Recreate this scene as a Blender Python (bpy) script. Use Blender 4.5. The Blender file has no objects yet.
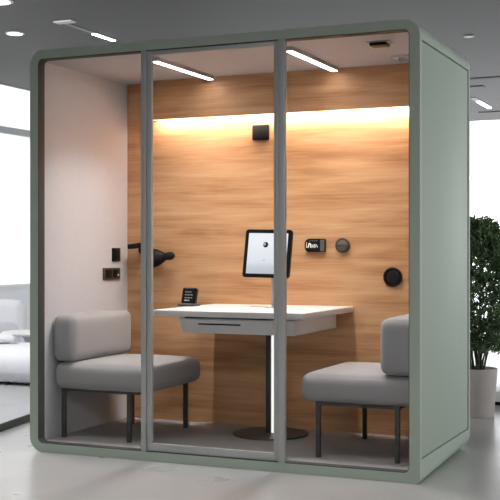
import bpy, bmesh, math, random
from mathutils import Vector, Matrix
C = bpy.context.scene.collection
rnd = random.Random(7)

# ------------------------------------------------------------------ materials
def lin(c):
    return tuple(((v/255)/12.92 if v/255 <= .04045 else ((v/255+.055)/1.055)**2.4) for v in c)

def mat(name, rgb, rough=.5, metal=0., var=.06, scale=30., stretch=(1, 1, 1), bump=0., bscale=None, spec=.5, sheen=0.):
    m = bpy.data.materials.new(name); m.use_nodes = True
    nt = m.node_tree; N = nt.nodes; L = nt.links
    b = N['Principled BSDF']; b.inputs['Roughness'].default_value = rough
    b.inputs['Metallic'].default_value = metal; b.inputs['Specular IOR Level'].default_value = spec
    if sheen: b.inputs['Sheen Weight'].default_value = sheen
    tc = N.new('ShaderNodeTexCoord'); mp = N.new('ShaderNodeMapping'); mp.inputs['Scale'].default_value = stretch
    nz = N.new('ShaderNodeTexNoise'); nz.inputs['Scale'].default_value = scale; nz.inputs['Detail'].default_value = 4
    L.new(tc.outputs['Object'], mp.inputs['Vector']); L.new(mp.outputs[0], nz.inputs['Vector'])
    cr = N.new('ShaderNodeValToRGB'); c = lin(rgb)
    cr.color_ramp.elements[0].position = .3; cr.color_ramp.elements[1].position = .7
    cr.color_ramp.elements[0].color = tuple(v*(1-var) for v in c)+(1,)
    cr.color_ramp.elements[1].color = tuple(min(1, v*(1+var)) for v in c)+(1,)
    L.new(nz.outputs['Fac'], cr.inputs[0]); L.new(cr.outputs[0], b.inputs['Base Color'])
    if bump:
        n2 = N.new('ShaderNodeTexNoise'); n2.inputs['Scale'].default_value = bscale or scale*4; n2.inputs['Detail'].default_value = 3
        L.new(mp.outputs[0], n2.inputs['Vector'])
        bp = N.new('ShaderNodeBump'); bp.inputs['Strength'].default_value = bump; bp.inputs['Distance'].default_value = .003
        L.new(n2.outputs['Fac'], bp.inputs['Height']); L.new(bp.outputs[0], b.inputs['Normal'])
    return m

def emit(name, rgb, strength):
    m = bpy.data.materials.new(name); m.use_nodes = True
    nt = m.node_tree; b = nt.nodes['Principled BSDF']
    b.inputs['Base Color'].default_value = lin(rgb)+(1,)
    b.inputs['Emission Color'].default_value = lin(rgb)+(1,)
    b.inputs['Emission Strength'].default_value = strength
    return m

def glass(name, refl=.05, tint=(1, 1, 1)):
    m = bpy.data.materials.new(name); m.use_nodes = True
    nt = m.node_tree; N = nt.nodes; L = nt.links
    N.remove(N['Principled BSDF'])
    t = N.new('ShaderNodeBsdfTransparent'); t.inputs[0].default_value = tint+(1,)
    g = N.new('ShaderNodeBsdfGlossy'); g.inputs['Roughness'].default_value = .02
    fr = N.new('ShaderNodeFresnel'); fr.inputs['IOR'].default_value = 1.35
    mx = N.new('ShaderNodeMixShader'); mul = N.new('ShaderNodeMath'); mul.operation = 'MULTIPLY'; mul.inputs[1].default_value = refl/.04
    mul.use_clamp = True
    L.new(fr.outputs[0], mul.inputs[0]); L.new(mul.outputs[0], mx.inputs[0])
    L.new(t.outputs[0], mx.inputs[1]); L.new(g.outputs[0], mx.inputs[2])
    L.new(mx.outputs[0], N['Material Output'].inputs[0])
    return m

def wood(name, dark, mid, light):
    m = bpy.data.materials.new(name); m.use_nodes = True
    nt = m.node_tree; N = nt.nodes; L = nt.links
    b = N['Principled BSDF']; b.inputs['Roughness'].default_value = .5; b.inputs['Specular IOR Level'].default_value = .3
    tc = N.new('ShaderNodeTexCoord')
    def noise(sc, s, det, dist=0.):
        mp = N.new('ShaderNodeMapping'); mp.inputs['Scale'].default_value = sc
        L.new(tc.outputs['Object'], mp.inputs['Vector'])
        n = N.new('ShaderNodeTexNoise'); n.inputs['Scale'].default_value = s; n.inputs['Detail'].default_value = det
        n.inputs['Distortion'].default_value = dist
        L.new(mp.outputs[0], n.inputs['Vector']); return n
    a = noise((.8, 1, 7), 2.2, 5, .5)       # broad figure, stretched along the board
    f = noise((1.2, 1, 45), 3., 6, .2)      # fine grain
    # boards: brick texture in x-z plane gives each plank its own tone
    sep = N.new('ShaderNodeSeparateXYZ'); L.new(tc.outputs['Object'], sep.inputs[0])
    cmb = N.new('ShaderNodeCombineXYZ'); L.new(sep.outputs['X'], cmb.inputs['X']); L.new(sep.outputs['Z'], cmb.inputs['Y'])
    br = N.new('ShaderNodeTexBrick'); br.inputs['Scale'].default_value = 1.
    br.inputs['Brick Width'].default_value = 1.25; br.inputs['Row Height'].default_value = .147
    br.inputs['Mortar Size'].default_value = .0012; br.inputs['Mortar Smooth'].default_value = .6
    br.inputs['Color1'].default_value = (.3, .3, .3, 1); br.inputs['Color2'].default_value = (.7, .7, .7, 1); br.inputs['Mortar'].default_value = (.1, .1, .1, 1)
    br.offset = .37
    L.new(cmb.outputs[0], br.inputs['Vector'])
    def mth(op, x, y):
        n = N.new('ShaderNodeMath'); n.operation = op
        for i, v in enumerate((x, y)):
            if isinstance(v, (int, float)): n.inputs[i].default_value = v
            else: L.new(v, n.inputs[i])
        return n.outputs[0]
    s = mth('ADD', mth('ADD', mth('MULTIPLY', a.outputs['Fac'], .62), mth('MULTIPLY', f.outputs['Fac'], .28)), mth('MULTIPLY', br.outputs['Color'], .12))
    cr = N.new('ShaderNodeValToRGB'); e = cr.color_ramp.elements
    e[0].position = .36; e[0].color = lin(dark)+(1,); e[1].position = .66; e[1].color = lin(light)+(1,)
    k = e.new(.5); k.color = lin(mid)+(1,)
    L.new(s, cr.inputs[0]); L.new(cr.outputs[0], b.inputs['Base Color'])
    return m

def concrete(name, c1, c2, rough=(.16, .34)):
    m = bpy.data.materials.new(name); m.use_nodes = True
    nt = m.node_tree; N = nt.nodes; L = nt.links
    b = N['Principled BSDF']; b.inputs['Specular IOR Level'].default_value = .5
    tc = N.new('ShaderNodeTexCoord')
    n = N.new('ShaderNodeTexNoise'); n.inputs['Scale'].default_value = 1.3; n.inputs['Detail'].default_value = 3; n.inputs['Roughness'].default_value = .5
    n2 = N.new('ShaderNodeTexNoise'); n2.inputs['Scale'].default_value = 3.1; n2.inputs['Detail'].default_value = 2
    L.new(tc.outputs['Object'], n.inputs['Vector']); L.new(tc.outputs['Object'], n2.inputs['Vector'])
    cr = N.new('ShaderNodeValToRGB'); cr.color_ramp.elements[0].position = .3; cr.color_ramp.elements[1].position = .7
    cr.color_ramp.elements[0].color = lin(c1)+(1,); cr.color_ramp.elements[1].color = lin(c2)+(1,)
    L.new(n.outputs['Fac'], cr.inputs[0]); L.new(cr.outputs[0], b.inputs['Base Color'])
    mr = N.new('ShaderNodeMapRange'); mr.inputs[1].default_value = .3; mr.inputs[2].default_value = .7
    mr.inputs[3].default_value = rough[0]; mr.inputs[4].default_value = rough[1]
    L.new(n2.outputs['Fac'], mr.inputs[0]); L.new(mr.outputs[0], b.inputs['Roughness'])
    return m

def screen_mat():
    m = bpy.data.materials.new('tablet screen'); m.use_nodes = True
    nt = m.node_tree; N = nt.nodes; L = nt.links; b = N['Principled BSDF']
    tc = N.new('ShaderNodeTexCoord'); sp = N.new('ShaderNodeSeparateXYZ'); L.new(tc.outputs['Generated'], sp.inputs[0])
    cr = N.new('ShaderNodeValToRGB'); e = cr.color_ramp.elements
    e[0].position = 0; e[0].color = lin((190, 196, 206))+(1,); e[1].position = .3; e[1].color = lin((226, 231, 238))+(1,)
    k = e.new(.16); k.color = lin((202, 206, 214))+(1,)
    k = e.new(.75); k.color = lin((240, 244, 250))+(1,)
    L.new(sp.outputs['Z'], cr.inputs[0]); L.new(cr.outputs[0], b.inputs['Emission Color'])
    b.inputs['Emission Strength'].default_value = .95; b.inputs['Base Color'].default_value = (.02, .02, .02, 1); b.inputs['Roughness'].default_value = .2
    return m

M = dict(
    sage=mat('sage green powder coat', (166, 178, 165), .6, var=.02, scale=120, bump=.03, spec=.25),
    reveal_shade=mat('dark grey green reveal shade', (66, 70, 66), .7, var=.03),  # dark tone carries the shade of the front frame's inner reveals
    grey_metal=mat('satin grey aluminium', (176, 178, 176), .42, .1, var=.03, scale=60),
    wood=wood('oak veneer', (176, 126, 85), (203, 154, 110), (215, 173, 131)),
    lining=mat('warm white lining', (208, 209, 213), .8, var=.02, scale=40),
    pod_ceiling=mat('off white ceiling lining', (190, 192, 197), .8, var=.02, scale=40),
    carpet=mat('dark grey carpet', (166, 163, 161), .95, var=.12, scale=160, bump=.4, bscale=600, spec=.1),
    fabric=mat('grey upholstery', (164, 163, 163), .95, var=.06, scale=420, bump=.35, bscale=900, spec=.15, sheen=.15),
    dark_metal=mat('charcoal metal', (80, 80, 78), .45, .3, var=.05),
    white=mat('white laminate', (216, 215, 214), .4, var=.01),
    black=mat('black plastic', (9, 9, 9), .4, var=.1, spec=.3),
    soft_black=mat('matt black', (16, 14, 14), .6, var=.1, spec=.3),
    bronze=mat('brown grey metal', (92, 80, 72), .4, .4, var=.1),
    grey_plastic=mat('mid grey plastic', (96, 94, 92), .5, var=.05),
    pale_plastic=mat('pale grey plastic', (176, 174, 171), .5, var=.04),
    glyph=emit('white display glyph', (225, 225, 220), .5),
    grey_glyph=emit('grey display glyph', (150, 152, 156), .5),
    chrome=mat('pale brushed steel', (214, 214, 212), .3, .3, var=.02),
    screen=screen_mat(),
    pane=glass('clear pod glass', .006),
    window_glass=glass('window glass', .03),
    lamp=emit('ceiling light diffuser', (250, 250, 255), 14),
    cove=emit('cove strip diffuser', (255, 247, 238), 44),
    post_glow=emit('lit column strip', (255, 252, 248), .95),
    downlight=emit('downlight diffuser', (255, 252, 248), 12),
    faint=emit('faint downlight diffuser', (220, 220, 220), .6),
    floor=concrete('polished concrete', (165, 163, 161), (178, 176, 174), (.27, .31)),
    ceil=mat('dark grey painted ceiling', (50, 47, 46), .6, var=.06, scale=1.5, spec=.3),
    wall=mat('white painted wall', (242, 243, 246), .7, var=.02, scale=5),
    grey_wall=mat('grey painted wall', (84, 82, 82), .8, var=.04, scale=5),
    frame=mat('grey window frame', (170, 172, 174), .5, var=.03),
    white_frame=mat('white window frame', (236, 237, 238), .5, var=.02),
    white_fabric=mat('white lounge upholstery', (226, 226, 230), .85, var=.03, scale=300, bump=.2, bscale=700),
    platform=mat('pale grey platform deck', (172, 172, 174), .35, var=.06, scale=4),
    shade=mat('pale roller shade', (224, 226, 228), .8, var=.02),
    pot=mat('pale stone pot', (186, 176, 171), .7, var=.05, scale=14, bump=.1),
    soil=mat('potting soil', (44, 34, 27), .95, var=.3, scale=70),
    stem=mat('woody stem', (66, 74, 44), .8, var=.2, scale=40),
    leaf=mat('dark green leaf', (100, 124, 86), .5, var=.45, scale=9),
    slot=mat('dark slot', (30, 29, 29), .7, var=.1),
)

# ------------------------------------------------------------------ helpers
def bm_new(): return bmesh.new()

def box(bm, x0, x1, y0, y1, z0, z1, bev=0., seg=2):
    r = bmesh.ops.create_cube(bm, size=1.)
    vs = r['verts']
    for v in vs:
        v.co = Vector(((x0+x1)/2+v.co.x*(x1-x0), (y0+y1)/2+v.co.y*(y1-y0), (z0+z1)/2+v.co.z*(z1-z0)))
    if bev:
        es = list({e for v in vs for e in v.link_edges})
        bmesh.ops.bevel(bm, geom=es, offset=bev, segments=seg, profile=.5, affect='EDGES')
    return bm

def cyl(bm, p, q, r0, r1=None, n=24, caps=True):
    p, q = Vector(p), Vector(q); r1 = r0 if r1 is None else r1
    d = q-p; L = d.length
    mtx = Matrix.Translation((p+q)/2) @ d.to_track_quat('Z', 'Y').to_matrix().to_4x4()
    bmesh.ops.create_cone(bm, cap_ends=caps, segments=n, radius1=r0, radius2=r1, depth=L, matrix=mtx)
    return bm

def lathe(bm, prof, origin=(0, 0, 0), axis=(0, 0, 1), n=40):
    """prof = [(radius, height)...] spun about axis through origin."""
    q = Vector(axis).normalized().to_track_quat('Z', 'Y'); o = Vector(origin)
    rings = []
    for r, h in prof:
        if r < 1e-5: rings.append([bm.verts.new(o+q@Vector((0, 0, h)))])
        else: rings.append([bm.verts.new(o+q@Vector((r*math.cos(2*math.pi*i/n), r*math.sin(2*math.pi*i/n), h))) for i in range(n)])
    for a, b in zip(rings, rings[1:]):
        for i in range(n):
            j = (i+1) % n
            if len(a) == 1 and len(b) == 1: continue
            if len(a) == 1: bm.faces.new((a[0], b[i], b[j]))
            elif len(b) == 1: bm.faces.new((a[i], a[j], b[0]))
            else: bm.faces.new((a[i], a[j], b[j], b[i]))
    return bm

def cushion(bm, x0, x1, y0, y1, z0, z1, r=.05, crown=.012, rx=None):
    """soft upholstered block: rounded edges and slightly crowned faces"""
    c = Vector(((x0+x1)/2, (y0+y1)/2, (z0+z1)/2)); h = Vector(((x1-x0)/2, (y1-y0)/2, (z1-z0)/2))
    ts = [-1, -.985, -.95, -.9, -.83, -.72, -.55, -.3, 0, .3, .55, .72, .83, .9, .95, .985, 1]
    cache = {}
    def vert(p):
        key = tuple(round(v, 5) for v in p)
        if key in cache: return cache[key]
        u = Vector(p); s = Vector((u.x*h.x, u.y*h.y, u.z*h.z))
        q = Vector([max(-(h[i]-r), min(h[i]-r, s[i])) for i in range(3)])
        d = s-q
        w = q + d.normalized()*r if d.length > 1e-9 else s
        for i in range(3):
            j, k = (i+1) % 3, (i+2) % 3
            if abs(abs(u[i])-1) < 1e-6:
                w[i] += math.copysign(crown*(1-u[j]**2)*(1-u[k]**2), u[i])
        cache[key] = bm.verts.new(c+w); return cache[key]
    for ax in range(3):
        j, k = (ax+1) % 3, (ax+2) % 3
        for sgn in (-1, 1):
            for a in range(len(ts)-1):
                for b in range(len(ts)-1):
                    pts = []
                    for (m, n_) in ((a, b), (a+1, b), (a+1, b+1), (a, b+1)):
                        p = [0, 0, 0]; p[ax] = sgn; p[j] = ts[m]; p[k] = ts[n_]; pts.append(tuple(p))
                    if sgn < 0: pts.reverse()
                    try: bm.faces.new([vert(p) for p in pts])
                    except ValueError: pass
    return bm

def ring_loft(bm, pa_out, pa_in, ya, pb_out, pb_in, yb):
    """hollow frame section between two outlines (lists of x, z) at ya and yb"""
    n = len(pa_out); f = bm.faces.new
    A = [bm.verts.new((x, ya, z)) for x, z in pa_out]; a = [bm.verts.new((x, ya, z)) for x, z in pa_in]
    B = [bm.verts.new((x, yb, z)) for x, z in pb_out]; b = [bm.verts.new((x, yb, z)) for x, z in pb_in]
    for i in range(n):
        j = (i+1) % n
        f((A[i], A[j], B[j], B[i])); f((a[j], a[i], b[i], b[j])); f((A[j], A[i], a[i], a[j])); f((B[i], B[j], b[j], b[i]))

def rrect(x0, x1, z0, z1, rbl, rbr, rtr, rtl, n=8):
    pts = []
    for cx, cz, r, a0 in ((x0+rbl, z0+rbl, rbl, 180), (x1-rbr, z0+rbr, rbr, 270), (x1-rtr, z1-rtr, rtr, 0), (x0+rtl, z1-rtl, rtl, 90)):
        for i in range(n+1):
            a = math.radians(a0+90*i/n); pts.append((cx+r*math.cos(a), cz+r*math.sin(a)))
    return pts

def obj(name, bm, m, parent=None, smooth=True, angle=35, mtx=None):
    if mtx is not None: bmesh.ops.transform(bm, matrix=mtx, verts=bm.verts)
    bmesh.ops.recalc_face_normals(bm, faces=bm.faces)
    me = bpy.data.meshes.new(name)
    o = bpy.data.objects.new(name, me); C.objects.link(o)
    if parent is not None:
        base = Vector((0, 0, 0)); p = parent
        while p is not None: base += p.location; p = p.parent
    else:
        xs = [v.co for v in bm.verts]
        base = Vector(((min(v.x for v in xs)+max(v.x for v in xs))/2, (min(v.y for v in xs)+max(v.y for v in xs))/2, min(v.z for v in xs)))
        o.location = base
    bmesh.ops.translate(bm, verts=bm.verts, vec=-base)
    if smooth:
        ca = math.radians(angle)
        for fc in bm.faces: fc.smooth = True
        for e in bm.edges:
            if len(e.link_faces) == 2 and e.calc_face_angle(0) > ca: e.smooth = False
    bm.to_mesh(me); bm.free(); me.materials.append(m)
    if parent is not None: o.parent = parent
    return o

def thing(name, label, cat, loc, group=None):
    o = bpy.data.objects.new(name, None); C.objects.link(o); o.location = loc; o.empty_display_size = .1
    o['label'] = label; o['category'] = cat
    if group: o['group'] = group
    return o

def tag(o, label, cat, group=None):
    o['label'] = label; o['category'] = cat
    if group: o['group'] = group
    return o

def struct(name, bm, m, parent=None):
    o = obj(name, bm, m, parent)
    if parent is None: o['kind'] = 'structure'
    return o

def B(*a, **k): return box(bm_new(), *a, **k)

# ------------------------------------------------------------------ the room
XL, XR, YF, YB, H = -4.2, 8.0, -9.0, 11.6, 3.15
struct('floor', B(XL, XR, YF, YB, -.1, 0), M['floor'])
struct('ceiling', B(XL-.2, XR+.2, YF-.2, YB+.2, H, H+.12), M['ceil'])
struct('wall_front', B(XL-.2, XR+.2, YF-.2, YF, 0, H), M['grey_wall'])
# left wall: low spandrel with a continuous window band
bm = B(XL-.2, XL, 2.0, YB, 0, .72); box(bm, XL-.2, XL, YF, 2.0, 0, H)
struct('wall_left', bm, M['wall'])
w1 = struct('window_1', B(XL-.12, XL-.06, 2.0, YB, 2.55, 2.63), M['frame'])
bmf = bm_new()
for i in range(6, 11): box(bmf, XL-.12, XL-.06, YF+i*2., YF+i*2.+.05, .72, H)
obj('window_frame', bmf, M['frame'], w1)
bms = bm_new(); box(bms, XL-.2, XL+.04, 2.0, YB, .72, .75); obj('window_sill', bms, M['white_frame'], w1)
obj('window_pane', B(XL-.1, XL-.092, 2.0, YB, .75, H), M['window_glass'], w1)
bms = bm_new(); box(bms, XL-.04, XL-.03, 6.6, 9.6, 2.5, H); obj('roller_shade', bms, M['shade'], w1)
# back wall: floor to ceiling glazing
w2 = struct('window_2', B(XL, XR, YB+.04, YB+.1, 0, .09), M['white_frame'])
bmf = bm_new()
for i in range(9): box(bmf, -3.+i*1.35, -2.96+i*1.35, YB+.04, YB+.1, 0, H)
obj('window_frame', bmf, M['white_frame'], w2)
obj('window_pane', B(XL, XR, YB+.06, YB+.068, .09, H), M['window_glass'], w2)
# right wall: glazing above a low spandrel
bm = B(XR, XR+.2, -2.5, YB, 0, .4); box(bm, XR, XR+.2, YF, -2.5, 0, H)
struct('wall_right', bm, M['wall'])
w3 = struct('window_3', B(XR+.06, XR+.12, -2.5, YB, 2.8, 2.87), M['frame'])
bmf = bm_new()
for i in range(8): box(bmf, XR+.06, XR+.12, -2.5+i*1.87, -2.5+i*1.87+.05, .4, H)
obj('window_frame', bmf, M['frame'], w3)
obj('window_pane', B(XR+.09, XR+.098, -2.5, YB, .4, H), M['window_glass'], w3)

# ------------------------------------------------------------------ ceiling fittings of the room
def downlight(x, y, r, label, m):
    t = thing('downlight', label, 'downlight', (x, y, H), 'round ceiling downlights')
    obj('trim_ring', lathe(bm_new(), [(r, -.001), (r*1.25, -.001), (r*1.25, -.008), (r, -.012), (r, -.001)], (x, y, H)), M['pale_plastic'], t)
    obj('diffuser', lathe(bm_new(), [(0, -.006), (r, -.006), (r, -.002), (0, -.002)], (x, y, H)), m, t)
downlight(-1.70, 2.0, .10, 'large bright round downlight at the top left edge of the ceiling', M['downlight'])
downlight(-2.357, 3.154, .07, 'small bright round downlight on the grey ceiling above the left window', M['downlight'])
downlight(1.425, 4.971, .04, 'faint tiny downlight on the dark ceiling right of the pod roof', M['faint'])

t = thing('linear_light', 'thin recessed linear light on the ceiling left of the pod, bright at its far end', 'ceiling light', (-1.69, 3.35, H), 'thin linear lights on the dark ceiling')
obj('trim', B(-1.715, -1.665, 2.93, 3.83, H-.006, H), M['grey_plastic'], t)
obj('diffuser', B(-1.72, -1.68, 3.45, 3.81, H-.012, H-.006), M['downlight'], t)
obj('end_plate', B(-1.74, -1.56, 2.85, 2.94, H-.012, H), M['pale_plastic'], t)
t = thing('linear_light', 'short linear light on the ceiling right of the pod above the plant', 'ceiling light', (.54, 9.7, H), 'thin linear lights on the dark ceiling')
obj('trim', B(.49, .58, 9.15, 10.25, H-.006, H), M['grey_plastic'], t)
obj('diffuser', B(.51, .56, 9.5, 10.23, H-.016, H-.006), M['downlight'], t)
tag(obj('ceiling_slot', B(.2, 1.9, 7.5, 7.6, H-.008, H), M['slot']), 'long dark slot running across the ceiling right of the pod', 'slot')
t = thing('ceiling_vent', 'short dark air vent on the ceiling behind the long dark slot', 'vent', (.79, 8.19, H), 'dark vents on the ceiling')
obj('frame', B(.55, .89, 8.12, 8.26, H-.008, H), M['slot'], t)
obj('slat', B(.57, .87, 8.17, 8.20, H-.012, H-.008), M['grey_plastic'], t)
t = thing('ceiling_vent', 'farthest dark air vent on the ceiling close to the bright back windows', 'vent', (.6, 10.75, H), 'dark vents on the ceiling')
obj('frame', B(.28, .95, 10.68, 10.82, H-.008, H), M['slot'], t)
obj('slat', B(.3, .93, 10.73, 10.76, H-.012, H-.008), M['grey_plastic'], t)

# ------------------------------------------------------------------ the office pod
W, D, HP = 2.296, 1.11, 2.3
T, TW = .053, .028           # front flange and wall thickness
ZF, ZC = .053, 2.247         # inner floor and ceiling
XI0, XI1 = .032, W-.032      # inner faces of the linings
YW = 1.06                    # face of the oak wall
pod = thing('office_pod', 'sage green framed office pod with glazed front and oak back wall', 'office pod', (W/2, D/2, 0))
bm = bm_new()
def outl(rbr, notch=0., rt=.085):
    p = rrect(0, W, 0, HP, .085, rbr, rt, .085)
    q = []
    n = 9
    for k, (x, z) in enumerate(p):
        q.append((x, z))
        if k == 2*n-1: q += [(W, .116), (W-notch, .118), (W-notch, 2.198), (W, 2.2)]
        if k == 4*n-1: q += [(0, 2.2), (notch, 2.198), (notch, .118), (0, .116)]
    return q
def innr(t, r):
    p = rrect(t, W-t, .05, HP-.05, r, r, r, r)
    q = []; n = 9
    for k, (x, z) in enumerate(p):
        q.append((x, z))
        if k == 2*n-1: q += [(W-t, .118), (W-t, .119), (W-t, 2.197), (W-t, 2.198)]
        if k == 4*n-1: q += [(t, 2.198), (t, 2.197), (t, .119), (t, .118)]
    return q
ring_loft(bm, outl(.022), innr(T, .032), 0, outl(.024), innr(T, .032), .035)
ring_loft(bm, outl(.024, .014), innr(T, .032), .035, outl(.026, .014), innr(T, .032), .06)
ring_loft(bm, outl(.026, .014), innr(TW, .01), .06, outl(.085, .014), innr(TW, .01), 1.075)
ring_loft(bm, outl(.085), innr(TW, .01), 1.075, outl(.085), innr(TW, .01), D)
obj('frame', bm, M['sage'], pod)
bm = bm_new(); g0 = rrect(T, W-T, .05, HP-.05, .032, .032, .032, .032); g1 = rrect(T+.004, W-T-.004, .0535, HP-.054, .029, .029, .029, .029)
ring_loft(bm, g0, g1, .003, g0, g1, .064); obj('reveal_shade_ring', bm, M['reveal_shade'], pod)  # dark ring added to paint the reveals as shaded
obj('side_panel', B(W-.014, W-.005, .0355, 1.070, .122, 2.193, bev=.002), M['sage'], pod)
obj('side_panel', B(.005, .014, .0355, 1.070, .122, 2.193, bev=.002), M['sage'], pod)
obj('rear_panel', B(TW, W-TW, 1.09, 1.105, .05, 2.25), M['sage'], pod)
obj('floor_panel', B(TW, W-TW, .06, 1.09, .045, ZF), M['carpet'], pod)
obj('ceiling_panel', B(TW, W-TW, .06, 1.09, ZC, ZC+.006), M['pod_ceiling'], pod)
obj('wall_lining', B(TW, XI0, .06, 1.09, ZF, ZC), M['lining'], pod)
obj('wall_lining', B(XI1, W-TW, .06, 1.09, ZF, ZC), M['lining'], pod)
obj('wood_wall', B(XI0, XI1, YW, 1.09, ZF, ZC), M['wood'], pod)
bm = bm_new(); box(bm, .25, XI1, YW-.085, YW, 2.06, ZC); box(bm, .25, XI1, YW-.085, YW-.075, 1.996, 2.06); box(bm, .25, .258, YW-.075, YW, 1.996, 2.06)
obj('wood_header', bm, M['wood'], pod)
obj('light_strip', B(.27, XI1-.02, YW-.075, YW-.065, 2.002, 2.05), M['cove'], pod)
# glazed front: two fixed panes between slim posts and a framed door leaf
G0, G1 = .010, .032
ml = obj('post', B(.726, .757, G0-.008, G1, .05, 2.25, bev=.002), M['grey_metal'], pod)
obj('post', B(1.540, 1.577, G0-.008, G1, .05, 2.25, bev=.002), M['grey_metal'], pod)
obj('glass_pane', B(.05, .726, .020, .026, .05, 2.25), M['pane'], pod)
obj('glass_pane', B(1.577, W-.05, .020, .026, .05, 2.25), M['pane'], pod)
door = obj('door', (lambda b: (box(b, .760, .788, G0, G1, .055, 2.245, bev=.002), box(b, 1.512, 1.537, G0, G1, .055, 2.245, bev=.002),
                               box(b, .788, 1.512, G0, G1, .055, .097, bev=.002), box(b, .788, 1.512, G0, G1, 2.222, 2.245, bev=.002), b)[-1])(bm_new()), M['grey_metal'], pod)
obj('glass_pane', B(.788, 1.512, .020, .026, .097, 2.222), M['pane'], door)

# ------------------------------------------------------------------ lights and sensors on the pod ceiling
for x, lab in ((.705, 'white linear ceiling light in the pod, left one above the door'), (1.525, 'white linear ceiling light in the pod, right one beyond the door post')):
    t = thing('linear_light', lab, 'ceiling light', (x, .6, ZC), 'white linear lights on the pod ceiling')
    obj('housing', B(x-.02, x+.02, .2, .93, ZC-.024, ZC), M['pale_plastic'], t)
    obj('diffuser', B(x-.018, x+.018, .202, .928, ZC-.026, ZC-.024), M['lamp'], t)
t = thing('ceiling_vent', 'small black rectangular vent on the pale pod ceiling', 'vent', (2.0, .27, ZC))
obj('frame', B(1.945, 2.065, .225, .325, ZC-.006, ZC, bev=.002), M['pale_plastic'], t)
obj('grille', B(1.96, 2.05, .235, .315, ZC-.022, ZC-.006, bev=.003), M['black'], t)
t = thing('motion_sensor', 'small white box sensor on the pod ceiling near the right wall', 'sensor', (1.995, .72, ZC))
obj('base', B(1.945, 2.035, .68, .76, ZC-.012, ZC, bev=.004), M['white'], t)
obj('lens', lathe(bm_new(), [(.022, 0), (.022, -.012), (.014, -.022), (0, -.025)], (2.0, .72, ZC-.012)), M['pale_plastic'], t)

# ------------------------------------------------------------------ fittings on the oak wall
t = thing('wall_speaker', 'small black square unit high on the oak wall in the washed light', 'speaker', (.995, YW, 1.84))
obj('housing', B(.938, 1.052, YW-.022, YW, 1.843, 1.940, bev=.008, seg=3), M['black'], t)
obj('grille', B(.948, 1.042, YW-.026, YW-.022, 1.853, 1.930, bev=.0015), M['soft_black'], t)

t = thing('control_panel', 'black wall control panel with rounded left end and white digits', 'control panel', (1.36, YW, 1.145))
def dshape(bm, x0, x1, z0, z1, y0, y1):
    r = (z1-z0)/2; pts = [(x1-.006, z0), (x1, z0+.006), (x1, z1-.006), (x1-.006, z1)]
    rl = r*.8
    for i in range(9):
        a = math.radians(90+90*i/8); pts.append((x0+rl+rl*math.cos(a), z1-rl+rl*math.sin(a)))
    for i in range(9):
        a = math.radians(180+90*i/8); pts.append((x0+rl+rl*math.cos(a), z0+rl+rl*math.sin(a)))
    A = [bm.verts.new((x, y0, z)) for x, z in pts]; Bv = [bm.verts.new((x, y1, z)) for x, z in pts]
    bm.faces.new(A); bm.faces.new(Bv[::-1])
    for i in range(len(A)): bm.faces.new((A[i], A[(i+1) % len(A)], Bv[(i+1) % len(A)], Bv[i]))
    return bm
obj('housing', dshape(bm_new(), 1.292, 1.424, 1.143, 1.225, YW-.022, YW), M['black'], t)
obj('side_plate', B(1.393, 1.420, YW-.024, YW-.022, 1.149, 1.219), M['grey_plastic'], t)
bm = bm_new()
def stroke(bm, pts, y, w):
    for (a, b) in zip(pts, pts[1:]):
        a, b = Vector((a[0], y, a[1])), Vector((b[0], y, b[1]))
        d = (b-a).normalized(); n = Vector((-d.z, 0, d.x))*w/2
        bm.faces.new([bm.verts.new(p) for p in (a-n-d*w/3, b-n+d*w/3, b+n+d*w/3, a+n-d*w/3)])
yg = YW-.0228
stroke(bm, [(1.306, 1.202), (1.303, 1.17)], yg, .004)
stroke(bm, [(1.315, 1.172), (1.322, 1.196), (1.331, 1.192), (1.334, 1.172)], yg, .008)
stroke(bm, [(1.341, 1.190), (1.346, 1.172)], yg, .004)
stroke(bm, [(1.356, 1.191), (1.351, 1.180), (1.358, 1.170), (1.364, 1.180), (1.356, 1.191)], yg, .004)
stroke(bm, [(1.368, 1.190), (1.376, 1.172)], yg, .004)
obj('display_digits', bm, M['glyph'], t, smooth=False)
bm = bm_new()
for x in (1.325, 1.340, 1.355, 1.368): stroke(bm, [(x, 1.212), (x+.006, 1.212)], yg, .003)
obj('indicator_dots', bm, M['grey_glyph'], t, smooth=False)

t = thing('wall_dial', 'round brown grey dial on the oak wall beside the control panel', 'dial', (1.533, YW, 1.14))
oc = (1.533, YW, 1.184)
obj('ring', lathe(bm_new(), [(.0, 0), (.046, 0), (.046, .014), (.043, .017), (.036, .017), (.034, .013), (0, .013)], oc, (0, -1, 0)), M['bronze'], t)
obj('grip', B(1.501, 1.565, YW-.024, YW-.012, 1.177, 1.192, bev=.003), M['bronze'], t)
obj('knob', lathe(bm_new(), [(.032, .012), (.032, .018), (.029, .020), (0, .020)], oc, (0, -1, 0)), M['grey_plastic'], t)

t = thing('cable_port', 'black ring shaped port on the oak wall above the right seat', 'port', (1.847, YW, .935))
oc = (1.847, YW, .995)
obj('ring', lathe(bm_new(), [(0, 0), (.058, 0), (.058, .012), (.054, .017), (.043, .017), (.040, .008), (0, .008)], oc, (0, -1, 0), 48), M['black'], t)
obj('inner_ring', lathe(bm_new(), [(.036, .008), (.036, .011), (.0335, .011), (.0335, .008)], oc, (0, -1, 0), 48), M['grey_plastic'], t)
obj('core', lathe(bm_new(), [(.032, .008), (.032, .014), (.028, .015), (0, .015)], oc, (0, -1, 0), 48), M['soft_black'], t)

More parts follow.
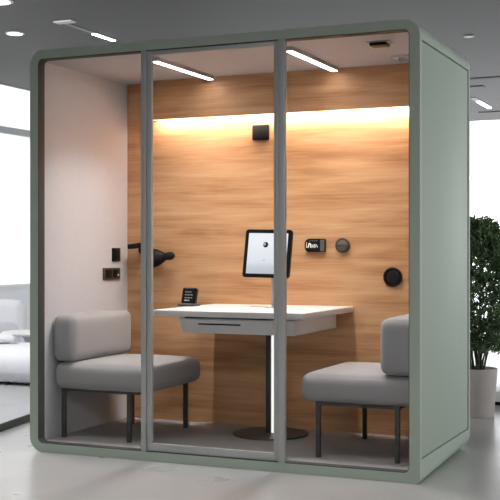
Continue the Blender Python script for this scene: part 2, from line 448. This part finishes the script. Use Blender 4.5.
# black cone lamp on the oak wall, half behind the left post
t = thing('wall_lamp', 'black cone shaped lamp on the oak wall behind the left door post', 'lamp', (.18, YW, 1.12))
obj('wall_plate', lathe(bm_new(), [(0, 0), (.03, 0), (.03, .012), (.027, .015), (0, .015)], (.15, YW, 1.16), (0, -1, 0)), M['soft_black'], t)
bm = bm_new(); cyl(bm, (.15, YW-.01, 1.16), (.24, .99, 1.13), .009); obj('arm', bm, M['soft_black'], t)
ax = Vector((1, 0, .12)).normalized(); o0 = Vector((.215, .985, 1.098))
obj('shade', lathe(bm_new(), [(.060, 0), (.064, .01), (.063, .05), (.054, .085), (.036, .120), (.026, .138), (0, .14), (0, .13), (.028, .11), (.05, .05), (.053, .008), (.056, 0)], o0, ax), M['soft_black'], t)
obj('socket_cap', lathe(bm_new(), [(.024, .13), (.024, .15), (.027, .175), (.022, .195), (.012, .205), (0, .206)], o0, ax), M['soft_black'], t)
bm = bm_new(); box(bm, -.075, .03, -.03, .03, -.016, .016, bev=.006)
obj('shade_flap', bm, M['black'], t, mtx=Matrix.Translation((.165, .985, 1.186)) @ Matrix.Rotation(math.radians(-6), 4, 'Y'))

# switch and socket on the left lining
xw = XI0
t = thing('light_switch', 'dark upright switch plate on the pink white pod wall, upper of two', 'switch', (xw, .86, 1.08))
obj('plate', B(xw, xw+.010, .858, .955, 1.083, 1.170, bev=.003), M['black'], t)
obj('rocker', B(xw+.010, xw+.013, .875, .938, 1.097, 1.156, bev=.001), M['soft_black'], t)
t = thing('wall_socket', 'dark wide socket plate on the pink white pod wall, lower of two', 'socket', (xw, .80, .967))
obj('plate', B(xw, xw+.010, .745, .952, .967, 1.042, bev=.003), M['bronze'], t)
obj('outlet', B(xw+.010, xw+.013, .765, .845, .98, 1.03, bev=.001), M['soft_black'], t)
obj('outlet', B(xw+.010, xw+.013, .86, .933, .98, 1.03, bev=.001), M['black'], t)
obj('indicator', B(xw+.013, xw+.0135, .913, .925, .99, 1.0), M['glyph'], t)

# ------------------------------------------------------------------ table and what stands on it
ZT = .815
t = thing('desk', 'white desk with drawer on a single column against the oak wall', 'desk', (1.16, .7, ZF))
obj('tabletop', B(.672, 1.60, .215, YW, ZT-.034, ZT, bev=.004), M['white'], t)
bm = bm_new(); box(bm, .835, 1.523, .40, .97, .69, ZT-.034, bev=.003); obj('apron', bm, M['white'], t)
bm = bm_new()
box(bm, .815, 1.525, .27, .615, .688, .772)
for v in bm.verts:
    if v.co.z < .7 and v.co.x < 1: v.co.x += .035
bmesh.ops.bevel(bm, geom=list(bm.edges), offset=.004, segments=2, affect='EDGES')
dr = obj('drawer', bm, M['white'], t)
obj('finger_slot', B(.945, 1.205, .2675, .272, .735, .7435, bev=.0012), M['black'], dr)
obj('drawer_gap', B(.86, 1.36, .272, .42, .7715, .7815), M['slot'], t)
obj('column', B(1.152, 1.184, .755, .815, ZF+.012, .69, bev=.002), M['dark_metal'], t)
obj('column_strip', B(1.184, 1.222, .765, .805, ZF+.012, .69, bev=.002), M['post_glow'], t)
obj('base', lathe(bm_new(), [(0, 0), (.222, 0), (.228, .004), (.226, .010), (.05, .016), (0, .016)], (1.165, .80, ZF), n=64), M['dark_metal'], t)
obj('cable_slot', B(1.04, 1.28, .775, .80, ZT-.001, ZT+.0012), M['grey_plastic'], t)

t = thing('tablet', 'black framed tablet showing a white page on a pale stand', 'tablet', (1.2, .7, ZT))
ang = math.radians(-10)
mt = Matrix.Translation((1.197, .68, 1.134)) @ Matrix.Rotation(ang, 4, 'X') @ Matrix.Rotation(math.radians(1.), 4, 'Y')
hw, hh = .148, .143
def plate(x0, x1, z0, z1, y0, y1, r):
    pts = rrect(x0, x1, z0, z1, r, r, r, r, 6); bm = bm_new()
    A = [bm.verts.new((x, y0, z)) for x, z in pts]; Bv = [bm.verts.new((x, y1, z)) for x, z in pts]
    bm.faces.new(A); bm.faces.new(Bv[::-1])
    for i in range(len(A)): bm.faces.new((A[i], A[(i+1) % len(A)], Bv[(i+1) % len(A)], Bv[i]))
    return bm
obj('body', plate(-hw, hw, -hh, hh, -.008, .010, .018), M['black'], t, mtx=mt)
sc = obj('screen', plate(-hw+.022, hw-.024, -hh+.022, hh-.022, -.0088, -.0080, .003), M['screen'], t, mtx=mt)
bm = bm_new(); lathe(bm, [(0, 0), (.0165, 0), (.0165, .0004), (0, .0004)], (-.014, -.0088, .052), (0, -1, 0)); obj('round_mark', bm, M['black'], sc, mtx=mt)
bm = bm_new(); lathe(bm, [(0, 0), (.0085, 0), (.0085, .0004), (0, .0004)], (-.0205, -.0093, .055), (0, -1, 0)); obj('mark_pale_dot', bm, M['pale_plastic'], sc, mtx=mt)  # pale dot belonging to the round mark's design
bm = bm_new(); stroke(bm, [(-.026, -.042), (-.019, -.042)], -.0092, .004); stroke(bm, [(-.016, -.042), (-.010, -.042)], -.0092, .004)
obj('text_mark', bm, M['grey_glyph'], sc, smooth=False, mtx=mt)
bm = bm_new(); box(bm, 1.205, 1.250, .71, .73, ZT+.006, 1.15, bev=.004)
obj('stand', bm, M['chrome'], t)
obj('foot', B(1.19, 1.27, .67, .77, ZT, ZT+.006, bev=.003), M['chrome'], t)

t = thing('desk_phone', 'small black slanted desk terminal on the far left of the white desk', 'desk phone', (.66, .71, ZT))
mp_ = Matrix.Translation((.662, .72, ZT+.056)) @ Matrix.Rotation(math.radians(-4), 4, 'Z') @ Matrix.Rotation(math.radians(-14), 4, 'X')
obj('base', B(.61, .72, .655, .76, ZT, ZT+.016, bev=.005), M['grey_plastic'], t)
dp = obj('body', plate(-.048, .048, -.048, .054, -.008, .014, .012), M['black'], t, mtx=mp_)
bm = bm_new()
for r_, zz in enumerate((.028, .010, -.008, -.024)):
    xx = -.026
    for k in range(3 if r_ != 3 else 2):
        wd = (.014, .009, .012)[(k+r_) % 3] if r_ else .008
        stroke(bm, [(xx, zz), (xx+wd, zz)], -.0085, .0045 if r_ != 3 else .008); xx += wd+.008
obj('screen_text', bm, M['grey_glyph'], dp, smooth=False, mtx=mp_)
bm = bm_new(); box(bm, -.036, .036, -.009, -.002, .046, .053, bev=.002)
obj('top_edge', bm, M['bronze'], dp, mtx=mp_)

# ------------------------------------------------------------------ the two upholstered seats
def seat(label, x0, x1, y0, y1, z0, z1, back, bz0, bz1, legs, by1):
    t = thing('upholstered_chair', label, 'chair', ((x0+x1)/2, (y0+y1)/2, ZF), 'grey upholstered chairs in the pod')
    obj('seat_cushion', cushion(bm_new(), x0, x1, y0, y1, z0, z1, r=.054, crown=.008), M['fabric'], t, angle=80)
    obj('backrest', cushion(bm_new(), back[0], back[1], y0-.005, by1, bz0, bz1, r=.046, crown=.008), M['fabric'], t, angle=80)
    lx = [p[0] for p in legs]; ly = [p[1] for p in legs]
    bm = bm_new(); a, b, c, d = min(lx)-.012, max(lx)+.012, min(ly)-.012, max(ly)+.012
    zt, zb = z0+.004, z0-.014
    box(bm, a, b, c, c+.024, zb, zt); box(bm, a, b, d-.024, d, zb, zt); box(bm, a, a+.024, c+.024, d-.024, zb, zt); box(bm, b-.024, b, c+.024, d-.024, zb, zt)
    obj('seat_frame', bm, M['dark_metal'], t)
    for x, y in legs:
        obj('leg', B(x-.012, x+.012, y-.012, y+.012, ZF, zb, bev=.002), M['dark_metal'], t)
    return t
seat('grey upholstered chair with low backrest against the white left wall of the pod', (.042), .685, .165, .86, .342, .498, (.040, .192), .503, .775,
     [(.092, .215), (.532, .215), (.585, .82), (.205, .82)], .86)
seat('grey upholstered chair with low backrest at the right end of the pod', 1.590, 2.245, .18, .90, .345, .502, (2.03, 2.25), .507, .80,
     [(1.685, .215), (2.12, .215), (1.735, .86), (2.12, .86)], .90)

# ------------------------------------------------------------------ potted plant behind the right side
px, py = 2.06, 2.40
t = thing('potted_plant', 'bushy dark green plant in a pale tapered pot behind the pod', 'plant', (px, py, 0))
pot = obj('pot', lathe(bm_new(), [(0, 0), (.108, 0), (.114, .01), (.138, .325), (.138, .335), (.130, .335), (.127, .30), (0, .30)], (px, py, 0), n=48), M['pot'], t)
obj('soil', lathe(bm_new(), [(0, .312), (.06, .316), (.125, .306)], (px, py, 0)), M['soil'], t)
bm = bm_new(); tips = []
for i in range(26):
    a = rnd.uniform(0, 2*math.pi); r0 = rnd.uniform(0, .06)
    p = Vector((px+r0*math.cos(a), py+r0*math.sin(a), .31)); hgt = rnd.uniform(.55, 1.0); out = rnd.uniform(.05, .26)
    prev = p
    for s in range(1, 6):
        u = s/5
        q = Vector((px+(r0+out*u**1.3)*math.cos(a)+rnd.uniform(-.012, .012), py+(r0+out*u**1.3)*math.sin(a)+rnd.uniform(-.012, .012), .31+hgt*u))
        cyl(bm, prev, q, .006*(1.1-u*.8), .006*(1.1-(u+.2)*.8), n=5, caps=False); prev = q
        if s > 1: tips.append(q)
obj('stems', bm, M['stem'], t)
bm = bm_new()
def leaf(bm, p, d, ln, w):
    d = d.normalized(); s = d.cross(Vector((rnd.uniform(-.4, .4), rnd.uniform(-.4, .4), 1))).normalized()
    n = s.cross(d)
    a = p; b = p+d*ln*.45+s*w+n*.004; c = p+d*ln; e = p+d*ln*.45-s*w+n*.004; m_ = p+d*ln*.5-n*.004
    v = [bm.verts.new(k) for k in (a, b, c, e, m_)]
    bm.faces.new((v[0], v[1], v[4])); bm.faces.new((v[1], v[2], v[4])); bm.faces.new((v[2], v[3], v[4])); bm.faces.new((v[3], v[0], v[4]))
def prof(z):  # outline radius of the crown at height z
    u = min(1, max(0, (z-.36)/.98))
    return .33*max(0., math.sin(math.pi*u**.72))**.8
for i in range(3300):
    z = .44+.9*rnd.random()**.9; rr = prof(z)
    if rr <= .02: continue
    a = rnd.uniform(0, 2*math.pi); r_ = rr*math.sqrt(rnd.uniform(.15, 1))*rnd.choice((1, 1, .95, .85))
    p = Vector((px+r_*math.cos(a), py+r_*math.sin(a), z))
    od = Vector((math.cos(a), math.sin(a), rnd.uniform(.1, 1.0))).normalized()
    for s in range(8):        # a feathery sprig of small leaves
        q = p+od*(.013*s)
        ld = od+Vector((rnd.uniform(-1, 1), rnd.uniform(-1, 1), rnd.uniform(-.7, .7)))*.9
        leaf(bm, q, ld, rnd.uniform(.025, .045), rnd.uniform(.004, .0075))
obj('foliage', bm, M['leaf'], t, smooth=False)

# low white plinth far right
t = thing('low_plinth', 'low white plinth with black painted shadow gap at the right edge behind the plant', 'plinth', (2.75, 3.25, 0))
obj('top', B(2.0, 3.4, 2.96, 3.55, .03, .105, bev=.004), M['white'], t)
obj('shadow_gap', B(2.03, 3.37, 3.0, 3.52, 0, .03), M['black'], t)  # black colour stands for the shadow under the plinth

# ------------------------------------------------------------------ lounge corner on the left
ZP = .045
def poly_prism(pts, z0, z1):
    bm = bm_new(); A = [bm.verts.new((x, y, z0)) for x, y in pts]; Bv = [bm.verts.new((x, y, z1)) for x, y in pts]
    bm.faces.new(A[::-1]); bm.faces.new(Bv)
    for i in range(len(A)): bm.faces.new((A[i], A[(i+1) % len(A)], Bv[(i+1) % len(A)], Bv[i]))
    return bm
t = thing('lounge_platform', 'low pale grey platform with black edge under the white lounge chairs', 'platform', (-2.2, 2.3, 0))
obj('edge', poly_prism([(-.437, -.2), (-1.33, 4.5), (-3.9, 4.5), (-3.9, -.2)], 0, ZP-.002), M['soft_black'], t)
obj('deck', poly_prism([(-.462, -.17), (-1.355, 4.47), (-3.87, 4.47), (-3.87, -.17)], ZP-.002, ZP), M['platform'], t)

t = thing('lounge_chair', 'white low lounge chair with rounded seat, nearest one left of the pod', 'armchair', (-1.9, 2.55, ZP), 'white lounge chairs')
obj('seat_cushion', cushion(bm_new(), -2.65, -1.25, 2.2, 2.9, ZP+.022, .345, r=.12, crown=.012), M['white_fabric'], t, angle=80)
obj('backrest', cushion(bm_new(), -2.85, -2.55, 2.2, 2.9, .27, .76, r=.10, crown=.015), M['white_fabric'], t, angle=80)
for x, y in ((-1.80, 2.3), (-1.4, 2.82), (-2.55, 2.3), (-2.55, 2.82)):
    bm = bm_new(); cyl(bm, (x, y, ZP), (x, y, ZP+.06), .022); obj('leg', bm, M['black'], t)
bm = cushion(bm_new(), -.09, .09, -.09, .09, -.026, .026, r=.023, crown=.015)
tag(obj('throw_pillow', bm, M['white_fabric'], angle=80, mtx=Matrix.Translation((-2.06, 2.56, .402)) @ Matrix.Rotation(math.radians(40), 4, 'Z')),
    'small white throw pillow lying on the nearest white lounge chair', 'pillow')

cx, cy = -2.23, 3.35
t = thing('side_table', 'round white side table between the two white lounge chairs', 'table', (cx, cy, ZP))
obj('tabletop', lathe(bm_new(), [(0, .375), (.30, .375), (.335, .385), (.34, .395), (.335, .402), (0, .402)], (cx, cy, 0), n=56), M['white'], t)
obj('pedestal', lathe(bm_new(), [(0, ZP), (.20, ZP), (.205, .05), (.17, .09), (.12, .18), (.11, .26), (.14, .34), (.17, .375), (0, .375)], (cx, cy, 0), n=48), M['white'], t)

ax_, ay_ = -3.40, 3.92
t = thing('lounge_chair', 'white rounded armchair behind the side table by the left window', 'armchair', (ax_, ay_, ZP), 'white lounge chairs')
obj('seat_cushion', cushion(bm_new(), ax_-.38, ax_+.36, ay_-.30, ay_+.30, ZP+.05, .42, r=.08), M['white_fabric'], t, angle=80)
obj('arm', cushion(bm_new(), ax_-.40, ax_+.36, ay_-.44, ay_-.28, ZP+.05, .64, r=.07), M['white_fabric'], t, angle=80)
obj('arm', cushion(bm_new(), ax_-.40, ax_+.36, ay_+.28, ay_+.44, ZP+.05, .64, r=.07), M['white_fabric'], t, angle=80)
obj('backrest', cushion(bm_new(), ax_-.56, ax_-.36, ay_-.44, ay_+.44, ZP+.05, .76, r=.08), M['white_fabric'], t, angle=80)
for sx in (-1, 1):
    for sy in (-1, 1):
        bm = bm_new(); cyl(bm, (ax_+sx*.3, ay_+sy*.3, ZP), (ax_+sx*.3, ay_+sy*.3, ZP+.07), .02); obj('leg', bm, M['black'], t)

# ------------------------------------------------------------------ light
w = bpy.data.worlds.new('overcast sky'); bpy.context.scene.world = w; w.use_nodes = True
bg = w.node_tree.nodes['Background']; bg.inputs[0].default_value = (.95, .98, 1, 1); bg.inputs[1].default_value = 3.4

def area(name, loc, rot, sx, sy, power=0, portal=False, col=(1, 1, 1)):
    l = bpy.data.lights.new(name, 'AREA'); l.shape = 'RECTANGLE'; l.size = sx; l.size_y = sy; l.energy = power; l.color = col
    if portal: l.cycles.is_portal = True
    o = bpy.data.objects.new(name, l); C.objects.link(o); o.location = loc; o.rotation_euler = rot
    return o
hp = math.pi/2
area('portal_left', (XL-.25, (2.+YB)/2, 1.95), (0, -hp, 0), 2.5, YB-2., portal=True)
area('portal_right', (XR+.25, (-2.5+YB)/2, 1.8), (0, hp, 0), 2.8, YB+2.5, portal=True)
area('portal_back', ((XL+XR)/2, YB+.25, 1.57), (-hp, 0, 0), XR-XL, 3.2, portal=True)

for x in (.705, 1.525):
    pl = area('pod_lamp', (x, .47, ZC-.028), (0, 0, 0), .034, .52, 8.5, col=(1, .99, .985)); pl.data.spread = math.radians(115)
area('lounge_fill', (-2.0, .7, H-.06), (math.radians(38), 0, 0), 2.2, .5, 160)  # unseen fill light added above the view to brighten the lounge chairs
area('pod_front_fill', (2.6, -5.5, H-.05), (math.radians(50), 0, math.radians(8)), 4., 1., 95)  # added fill from behind the camera, evens out the pod front
lp = area('front_floor_fill', (1.3, -1.2, H-.02), (0, 0, 0), 5., 1.2, 24, col=(1, .985, .97)); lp.data.spread = math.radians(80)  # unseen overhead fill added to brighten the floor before the pod
S0 = bpy.context.scene.cycles; S0.caustics_reflective = False; S0.caustics_refractive = False
# ------------------------------------------------------------------ camera
cd = bpy.data.cameras.new('camera'); cam = bpy.data.objects.new('camera', cd); C.objects.link(cam)
cam.location = (3.747, -5.388, 1.15); cam.rotation_euler = (hp, 0, math.radians(23.7))
cd.sensor_width = 36; cd.lens = 36*1120/500; cd.shift_y = .002; cd.clip_end = 100
S = bpy.context.scene; S.camera = cam
S.view_settings.view_transform = 'Standard'; S.view_settings.look = 'None'; S.view_settings.exposure = 0
